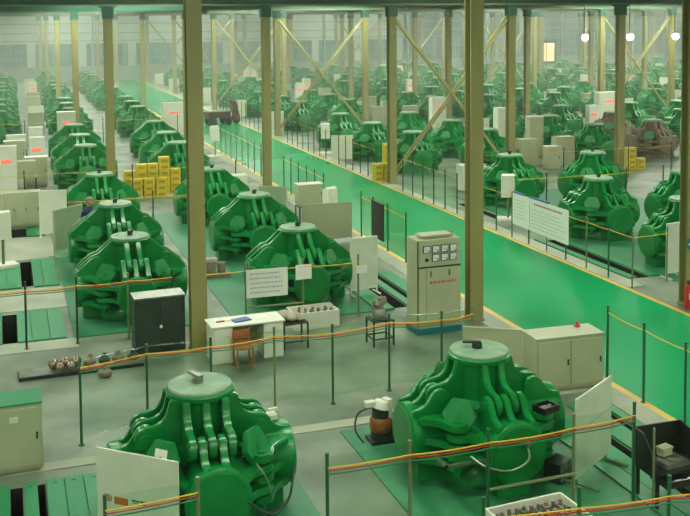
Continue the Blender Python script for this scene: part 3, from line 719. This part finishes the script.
# black tool bench, bottom right
t = thing('tool_bench', 'black steel tool bench with high back and side guards at the bottom right', 'bench', (7.97, 10.75, .036), -.02)
B().box(0, .72, 0, .5, .44, .47).build('top', 'black', t)
B().box(0, .72, .5, .52, .40, .92).build('back_guard', 'black', t)
B().prism([(0, .40), (.5, .40), (.5, .92), (.3, .92), (0, .62)], lambda u_, v_, w_: (w_, u_, v_), -.02, 0).build('side_guard', 'black', t)
B().prism([(0, .40), (.5, .40), (.5, .92), (.3, .88), (0, .56)], lambda u_, v_, w_: (w_, u_, v_), .72, .74).build('side_guard', 'black', t)
for sx in (.03, .69):
    for sy_ in (.03, .47): B().box(sx-.02, sx+.02, sy_-.02, sy_+.02, 0, .44).build('leg', 'black', t)
d_ = B().box(.04, .68, -.16, .2, .33, .345).box(.04, .68, -.16, -.145, .345, .42).box(.04, .055, -.145, .2, .345, .42).box(.665, .68, -.145, .2, .345, .42).build('drawer', 'black', t)
B().box(-.05, -.03, .0, .03, 0, 1.1).box(-.05, -.03, .47, .5, 0, 1.1).build('guard_post', 'post_steel', t)
tag(B().box(-.2, .2, -.15, .15, 0, .05).box(-.2, .2, -.15, .15, .05, .06).cyl((0, -.05, .06), (0, -.05, .08), .09, n=18).build('base_block', 'steel', None, (8.36, 10.98, .506), .1, bevel=.005), 'grey steel block on the black tool bench', 'block')
tag(B().box(-.09, .09, -.06, .06, 0, .09).box(-.1, .1, -.07, .07, .09, .12).build('gauge_box', 'cream', None, (8.33, 11.08, .586), .2, bevel=.004), 'small cream box stacked on the grey steel block', 'box')
tag(B().box(-.25, .25, -.04, .04, 0, .025).box(-.1, .0, -.03, .03, .025, .04).box(.1, .14, -.03, .03, .025, .05).build('tool_tray', 'white', None, (8.3, 10.66, .381)), 'white tray of tools in the bench drawer', 'tray')

# pump beside the near right press
t = thing('hydraulic_pump', 'copper wound hydraulic pump with grey cover left of the near right press', 'pump', (5.36, 14.05, .02))
B().cyl((0, 0, 0), (0, 0, .16), .16, n=20).box(-.2, .3, -.16, .16, 0, .05).build('base', 'black', t)
B().lathe([(.15, .16), (.175, .2), (.175, .34), (.15, .38)], 20).build('winding', 'copper', t)
B().cyl((0, 0, .38), (0, 0, .52), .14, n=20).box(-.12, .12, -.02, .02, .44, .46).build('collar', 'dark_steel', t)
B().cyl((0, 0, .52), (.02, 0, .62), .15, .11, n=16).box(-.26, -.1, -.06, .06, .56, .64).box(.05, .14, -.1, .05, .35, .66, rz=.4).build('cover', 'white', t, bevel=.004)
b = B(); b.cyl((.28, .03, .05), (.28, .03, .33), .12, n=16); b.build('second_motor', 'copper', t)
B().cyl((.28, .03, .33), (.28, .03, .42), .13, .09, n=16).build('motor_cap', 'cloth', t)
hose(t, [(-.12, 0, .55), (-.35, .05, .45), (-.4, .05, .2), (-.3, -.05, .02)], .014)
t = thing('hydraulic_pump', 'small rusty hydraulic pump beside the press left of the hung sign', 'pump', (5.0, 24.7, .02))
B().box(-.3, .3, -.2, .2, 0, .1).cyl((-.15, 0, .1), (-.15, 0, .4), .12, n=14).cyl((.12, 0, .1), (.12, 0, .35), .1, n=14).build('body', 'rust', t)
B().box(-.28, .0, -.1, .1, .4, .48).build('cover', 'cloth', t)

# long plate with balls
tag(B().box(0, 2.25, 0, .42, 0, .06).box(.02, 2.25, .02, .42, .06, .07, 1).build('ground_plate', ['black', 'steel'], None, (.12, 18.66, 0), .03), 'long dark plate on the floor before the dark cabinet', 'plate')
bp = [(.74, 18.9, .1), (.95, 18.95, .1), (1.15, 18.93, .1), (.85, 18.74, .085), (1.04, 18.74, .085)]
for i, (x, y, q) in enumerate(bp):
    tag(B().ball((0, 0, q), q, 16).build('steel_ball', 'steel_ball', None, (x, y, .075)), 'brownish shiny steel ball on the dark plate, %s of the left heap' % ORD[i], 'ball', 'steel balls on the plate')
for i, (x, y, q) in enumerate([(1.40, 18.95, .11), (1.66, 18.93, .1), (1.92, 18.97, .11), (2.2, 18.97, .1), (1.62, 18.45, .12)]):
    bb = B(); bb.lathe([(q*.7, 0), (q*1.1, .03), (q*1.1, .09), (q*.6, .13)], 10).cyl((0, 0, .13), (.02, 0, .2), q*.5, q*.35, n=8)
    tag(bb.build('machine_fitting', 'black_green' if i % 2 else 'rust', None, (x, y, .0 if i == 4 else .075), i), ('dark fitting lying on the floor in front of the plate' if i == 4 else 'dark metal fitting on the long plate, %s in the right heap' % ORD[i]), 'fitting', 'fittings on the plate')

# lecterns (slanted control desks on a post)
def lectern(loc, label, rz=0, m='white'):
    t = thing('control_pulpit', label, 'control panel', loc, rz, 'control pulpits on posts')
    B().box(-.35, .35, -.25, .25, 0, .08).build('base', m, t, bevel=.004)
    B().cyl((0, 0, .08), (0, 0, .85), .04, n=12).build('post', 'post_steel', t)
    B().prism([(-.12, .75), (.14, .72), (.19, 1.42), (.02, 1.5), (-.06, 1.45)], lambda u_, v_, w_: (w_, u_, v_), -.2, .2).build('head', m, t, bevel=.006)
lectern((9.2, 28.2, 0), 'white control pulpit on a post at the aisle\'s left edge', .5)
lectern((15.3, 28.5, 0), 'white control pulpit on a post at the aisle\'s right edge', -.3)
lectern((9.5, 46.9, 0), 'white control pulpit on a post far along the aisle\'s left edge', .3)
lectern((-.12, 27.6, .036), 'white control pulpit at the left picture edge', .3)
lectern((14.72, 45.9, 0), 'white control pulpit far along the aisle\'s right edge', -.2)
# cream box on a table
t = thing('side_table', 'dark steel table under the cream locker near the aisle', 'table', (8.9, 30.6, 0), .02)
B().box(0, .85, 0, .5, .45, .48).build('tabletop', 'dark_steel', t)
for sx in (.03, .82):
    for sy_ in (.03, .47): B().box(sx-.02, sx+.02, sy_-.02, sy_+.02, 0, .45).build('leg', 'dark_steel', t)
B().box(.03, .82, .0, .02, .12, .14).build('stretcher', 'dark_steel', t)
t = cabinet((8.9, 30.62, .48), .84, .45, .7, .02, 'cream locker standing on the dark steel table near the aisle', 1, 'white')
t = thing('side_table', 'pale table under the white box among the left middle presses', 'table', (.0, 48.6, 0))
B().box(0, 1.0, 0, .6, .55, .6).build('tabletop', 'cream', t)
for sx in (.04, .96):
    for sy_ in (.04, .56): B().box(sx-.02, sx+.02, sy_-.02, sy_+.02, 0, .55).build('leg', 'dark_steel', t)
tag(B().box(0, .9, 0, .5, 0, .65).build('storage_box', 'white', None, (.05, 48.65, .6), 0, .01), 'white box on the pale table among the left middle presses', 'box')
t = thing('side_table', 'pale table in front of the far left panel, under a cream box', 'table', (.15, 40.0, 0))
B().box(0, 1.0, 0, .6, .5, .55).build('tabletop', 'cream', t)
for sx in (.04, .96):
    for sy_ in (.04, .56): B().box(sx-.02, sx+.02, sy_-.02, sy_+.02, 0, .5).build('leg', 'dark_steel', t)
tag(B().box(0, .9, 0, .5, 0, .6).build('storage_box', 'cream', None, (.2, 40.05, .55), 0, .01), 'cream box on the pale table left of the middle presses', 'box')

# yellow crates
def crate_mesh():
    b = B(); b.box(-.19, .19, -.14, .14, 0, .2).box(-.2, .2, -.15, .15, .2, .235); b.box(-.12, .12, -.152, -.14, .05, .15, 1); b.box(-.19, .19, -.145, -.14, .0, .015, 1)
    return b.mesh('crate', ['crate_yellow', 'crate_seam'], .006)
cm = crate_mesh()
stacks = [(4.35, 37.5, 4), (4.78, 37.45, 5), (5.2, 37.5, 5), (5.63, 37.45, 6), (4.55, 37.0, 3), (5.0, 37.0, 3), (5.45, 37.0, 3), (6.05, 37.5, 4)]
colw = ['far left', 'left', 'middle', 'right tall', 'front left', 'front middle', 'front right', 'far right']
for si, (x, y, n) in enumerate(stacks):
    for k_ in range(n):
        tag(link('crate', cm, None, (x, y, k_*.236), .02*math.sin(si*5+k_*3)), 'yellow crate in the %s stack behind the left press row, %s from the floor' % (colw[si], ORD[k_]), 'crate', 'yellow crates by the left column')
for si, (x, y, n) in enumerate([(14.14, 37.3, 3), (14.58, 37.34, 3), (14.82, 37.9, 6)]):
    for k_ in range(n):
        tag(link('crate', cm, None, (x, y, k_*.236), .02*math.sin(si*5+k_*3)), 'yellow crate in the %s stack by the braced column, %s from the floor' % (('left', 'right', 'back')[si], ORD[k_]), 'crate', 'yellow crates by the braced column')
for si, (x, y, n) in enumerate([(25.3, 36.2, 4), (25.75, 36.2, 2)]):
    for k_ in range(n):
        tag(link('crate', cm, None, (x, y, k_*.236), .05*math.sin(si*5+k_*3)), 'yellow crate in the %s stack before the rusty presses, %s from the floor' % (('left', 'right')[si], ORD[k_]), 'crate', 'yellow crates by the right columns')
# fire extinguisher and sign on the right column
t = thing('fire_extinguisher', 'red fire extinguisher on the floor at the right column', 'fire extinguisher', (14.34, 18.3, 0))
B().lathe([(.07, 0), (.085, .03), (.085, .45), (.05, .54), (.03, .56)], 18).build('cylinder', 'red', t)
B().box(-.03, .03, -.07, .03, .56, .6).box(-.015, .015, -.09, .02, .62, .64).build('valve_handle', 'black', t)
hose(t, [(.0, -.05, .58), (.1, -.06, .5), (.1, -.03, .25)], .012, 'black')
B().box(-.04, .04, -.09, -.08, .22, .36).build('label_plate', 'paper', t)
b = B(); b.cyl((0, 0, 0), (0, -.012, 0), .14, n=24)
s_ = tag(b.build('round_sign', 'teal_blue', None, (14.49, 18.41, 1.42)), 'round teal sign with white bar on the right column', 'sign')
B().box(-.08, .08, -.015, -.012, -.03, .03).build('white_bar', 'paper', s_)

# motor cart far along the aisle
t = thing('hand_cart', 'dark brown hand cart with tall handle far along the aisle', 'cart', (12.7, 61.2, 0), .2)
B().box(-.9, .6, -.4, .4, .45, .85).build('tray', 'brown', t, bevel=.01)
B().box(.9, 1.3, -.25, .25, .25, .55).prism([(.95, .5), (1.3, .5), (1.05, 1.5), (.75, 1.5)], lambda u_, v_, w_: (u_, w_, v_), -.2, .2).build('seat_back', 'brown', t)
B().box(.5, 1.0, -.05, .05, .4, .48).build('shaft', 'dark_steel', t)
for x, y in ((-.6, -.42), (-.6, .42), (.4, -.42), (.4, .42), (1.15, 0)):
    B().cyl((x, y-.04, .25), (x, y+.04, .25), .25, n=18).build('wheel', 'black', t)

# worker in blue behind the left presses
def skinned(name, verts, edges, rad, m, parent=None, loc=(0, 0, 0), rz=0):
    me = bpy.data.meshes.new(name); me.from_pydata(verts, edges, [])
    o = bpy.data.objects.new(name, me); COL.objects.link(o); o.location = loc; o.rotation_euler = (0, 0, rz)
    if parent: o.parent = parent
    md = o.modifiers.new('Skin', 'SKIN')
    for i, q in enumerate(rad): me.skin_vertices[0].data[i].radius = (q, q*.8) if not isinstance(q, tuple) else q
    me.skin_vertices[0].data[0].use_root = True
    o.modifiers.new('Sub', 'SUBSURF').levels = 2; o.modifiers['Sub'].render_levels = 2; me.materials.append(MATS[m]); return o
t = thing('person', 'worker in dark blue overalls standing beside the grey framed panel', 'person', (2.16, 28.1, .02), -.3); t.scale = (.92, .92, .9)
V = [(0, 0, .92), (0, 0, 1.12), (0, 0, 1.32), (0, 0, 1.44), (0, .0, 1.54), (0, -.01, 1.64),
     (.1, 0, .86), (.11, -.01, .48), (.11, .02, .09), (.11, -.12, .04), (-.1, 0, .86), (-.11, -.01, .48), (-.11, .02, .09), (-.11, -.12, .04),
     (.19, 0, 1.38), (.25, .02, 1.12), (.24, -.1, .9), (.24, -.16, .82), (-.19, 0, 1.38), (-.25, .02, 1.12), (-.24, -.1, .9), (-.24, -.16, .82)]
Ed = [(0, 1), (1, 2), (2, 3), (3, 4), (4, 5), (0, 6), (6, 7), (7, 8), (8, 9), (0, 10), (10, 11), (11, 12), (12, 13), (3, 14), (14, 15), (15, 16), (16, 17), (3, 18), (18, 19), (19, 20), (20, 21)]
Rd = [(.16, .11), (.15, .11), (.18, .12), (.11, .09), .055, .06, .1, .07, .05, .04, .1, .07, .05, .04, .075, .055, .042, .035, .075, .055, .042, .035]
skinned('body', V, Ed, Rd, 'navy', t)
h = B().ball((0, -.02, 1.66), .105, 16, sq=1.2).ball((0, -.125, 1.645), .02, 8).ball((.105, -.02, 1.65), .025, 8).ball((-.105, -.02, 1.65), .025, 8).ball((.04, -.11, 1.68), .014, 8).ball((-.04, -.11, 1.68), .014, 8).build('head', 'skin', t)
B().lathe([(.118, 1.70), (.118, 1.76), (.09, 1.82), (.03, 1.84)], 16, c=(0, -.01)).box(-.09, .09, -.2, -.09, 1.70, 1.715).build('cap', 'rust', t)
for sx in (-1, 1):
    b = B(); b.ball((sx*.24, -.19, .78), .04, 10)
    for i in range(4): b.tube([(sx*.24+(i-1.5)*.018, -.2, .76), (sx*.24+(i-1.5)*.02, -.23, .71), (sx*.24+(i-1.5)*.02, -.22, .67-.004*abs(i-1))], .009, 6)
    b.tube([(sx*.24-sx*.03, -.21, .78), (sx*.24-sx*.05, -.24, .74), (sx*.24-sx*.045, -.25, .71)], .01, 6)
    b.build('hand', 'skin', t)

LAMPS = ((33.63, 52.9, 5.3), (36.85, 52.9, 5.28), (40.2, 52.9, 5.28))
# three flood lamps on the far right columns
for i, (x, y, z) in enumerate(LAMPS):
    t = thing('flood_lamp', 'bright white flood lamp high at the far right, %s of three from the left' % ORD[i], 'lamp', (x, y, z), 0, 'flood lamps')
    B().ball((0, 0, 0), .2, 16).build('bulb', 'lamp_glow', t)
    B().cyl((0, .1, .2), (0, .1, 7.3-z), .03, n=8).cyl((0, .05, .12), (0, .1, .26), .17, .07, n=14).build('hanger', 'dark_steel', t)

# pale cabinets, boards and boxes between the farther presses
cabm = B().box(-.45, .45, -.25, .25, .05, 1.2).box(-.46, .46, -.26, .26, 1.2, 1.23).box(-.42, .42, -.22, .22, 0, .05).box(-.42, -.01, -.265, -.25, .12, 1.15).box(.01, .42, -.265, -.25, .12, 1.15).mesh('electrical_cabinet', 'cream', .008)
brdm = B().box(-.5, .5, -.015, .015, .15, 1.25).box(-.47, -.43, -.2, .2, 0, .03).box(.43, .47, -.2, .2, 0, .03).box(-.47, -.43, -.02, .02, 0, .2).box(.43, .47, -.02, .02, 0, .2).mesh('screen_panel', 'white_board')
ledm = B().box(-.3, .3, -.2, .2, 0, 1.7).box(-.18, .18, -.21, -.2, 1.1, 1.25, 1).mesh('display_cabinet', ['white', 'led_red'], .0)
CLUT = [(24.04, 53.4), (35.2, 52.8), (9, 56.1), (0, 38.8), (3, 52.6), (23.46, 41.1), (23.6, 44.7), (.4, 46.7), (1.15, 41.2), (.5, 48.9), (.6, 40.3)]
for (t, x, y, code, i) in PRESS:
    if y < 37.5: continue
    rowname = next(rn for rn, L, c in rows if c == code)
    q = random.random(); off = -1.75 if code in ('a', 'z', 'r0', 'r2', 'r4', 'r6', 'r8', 'r10', 'r12') else 1.75
    yo = y-.6+random.uniform(-.4, .4)
    if code == 'b': continue
    if code == 'r0': q = .5
    if code == 'r0' and i % 2: continue
    if any(math.hypot(x+off-a_, yo-b_) < 1.3 for a_, b_ in CLUT): continue
    CLUT.append((x+off, yo))
    ref = '%s press of %s' % (ORD[i], rowname.replace('the hall\'s far left edge', 'the far left').replace(' of the green aisle', ' of the aisle'))
    if q < .38: tag(link('electrical_cabinet', cabm, None, (x+off, yo, 0), random.uniform(-.1, .1)), 'cream cabinet beside the '+ref, 'cabinet', 'cream cabinets between presses')
    elif q < .7: tag(link('screen_panel', brdm, None, (x+off*.97, yo, 0), random.uniform(-.5, .5)), 'white board beside the '+ref, 'panel', 'white boards between presses')
    elif q < .85: tag(link('display_cabinet', ledm, None, (x+off, yo, 0), random.uniform(-.1, .1)), 'white display cabinet by the '+ref, 'cabinet', 'slim display cabinets')

# ------------------------------------------------------------------ light, haze, render look
w = bpy.data.worlds.new('World'); sc.world = w; w.use_nodes = True; nt = w.node_tree
nt.nodes['Background'].inputs[0].default_value = (.6, .75, .6, 1); nt.nodes['Background'].inputs[1].default_value = 0.0
vs = nt.nodes.new('ShaderNodeVolumeScatter'); vs.inputs['Color'].default_value = (.88, 1.0, .90, 1); vs.inputs['Density'].default_value = .0045; vs.inputs['Anisotropy'].default_value = .2
nt.links.new(vs.outputs[0], nt.nodes['World Output'].inputs['Volume'])
# the haze thickens towards the deep end of the hall
gp = nt.nodes.new('ShaderNodeNewGeometry'); sx_ = nt.nodes.new('ShaderNodeSeparateXYZ'); mr = nt.nodes.new('ShaderNodeMapRange')
mr.interpolation_type = 'SMOOTHSTEP'
mr.inputs[1].default_value = 16; mr.inputs[2].default_value = 80; mr.inputs[3].default_value = .0004; mr.inputs[4].default_value = .0065
nt.links.new(gp.outputs['Position'], sx_.inputs[0]); nt.links.new(sx_.outputs['Y'], mr.inputs[0]); nt.links.new(mr.outputs[0], vs.inputs['Density'])
w.cycles.volume_step_size = 6.0
sc.cycles.volume_max_steps = 64
sc.view_settings.view_transform = 'Standard'; sc.view_settings.look = 'None'; sc.view_settings.gamma = 1; sc.view_settings.use_curve_mapping = False
sc.view_settings.exposure = 0.0
cy_ = sc.cycles
cy_.max_bounces = 6; cy_.diffuse_bounces = 2; cy_.glossy_bounces = 3; cy_.transparent_max_bounces = 8; cy_.volume_bounces = 1
cy_.use_denoising = True; cy_.sample_clamp_indirect = 6
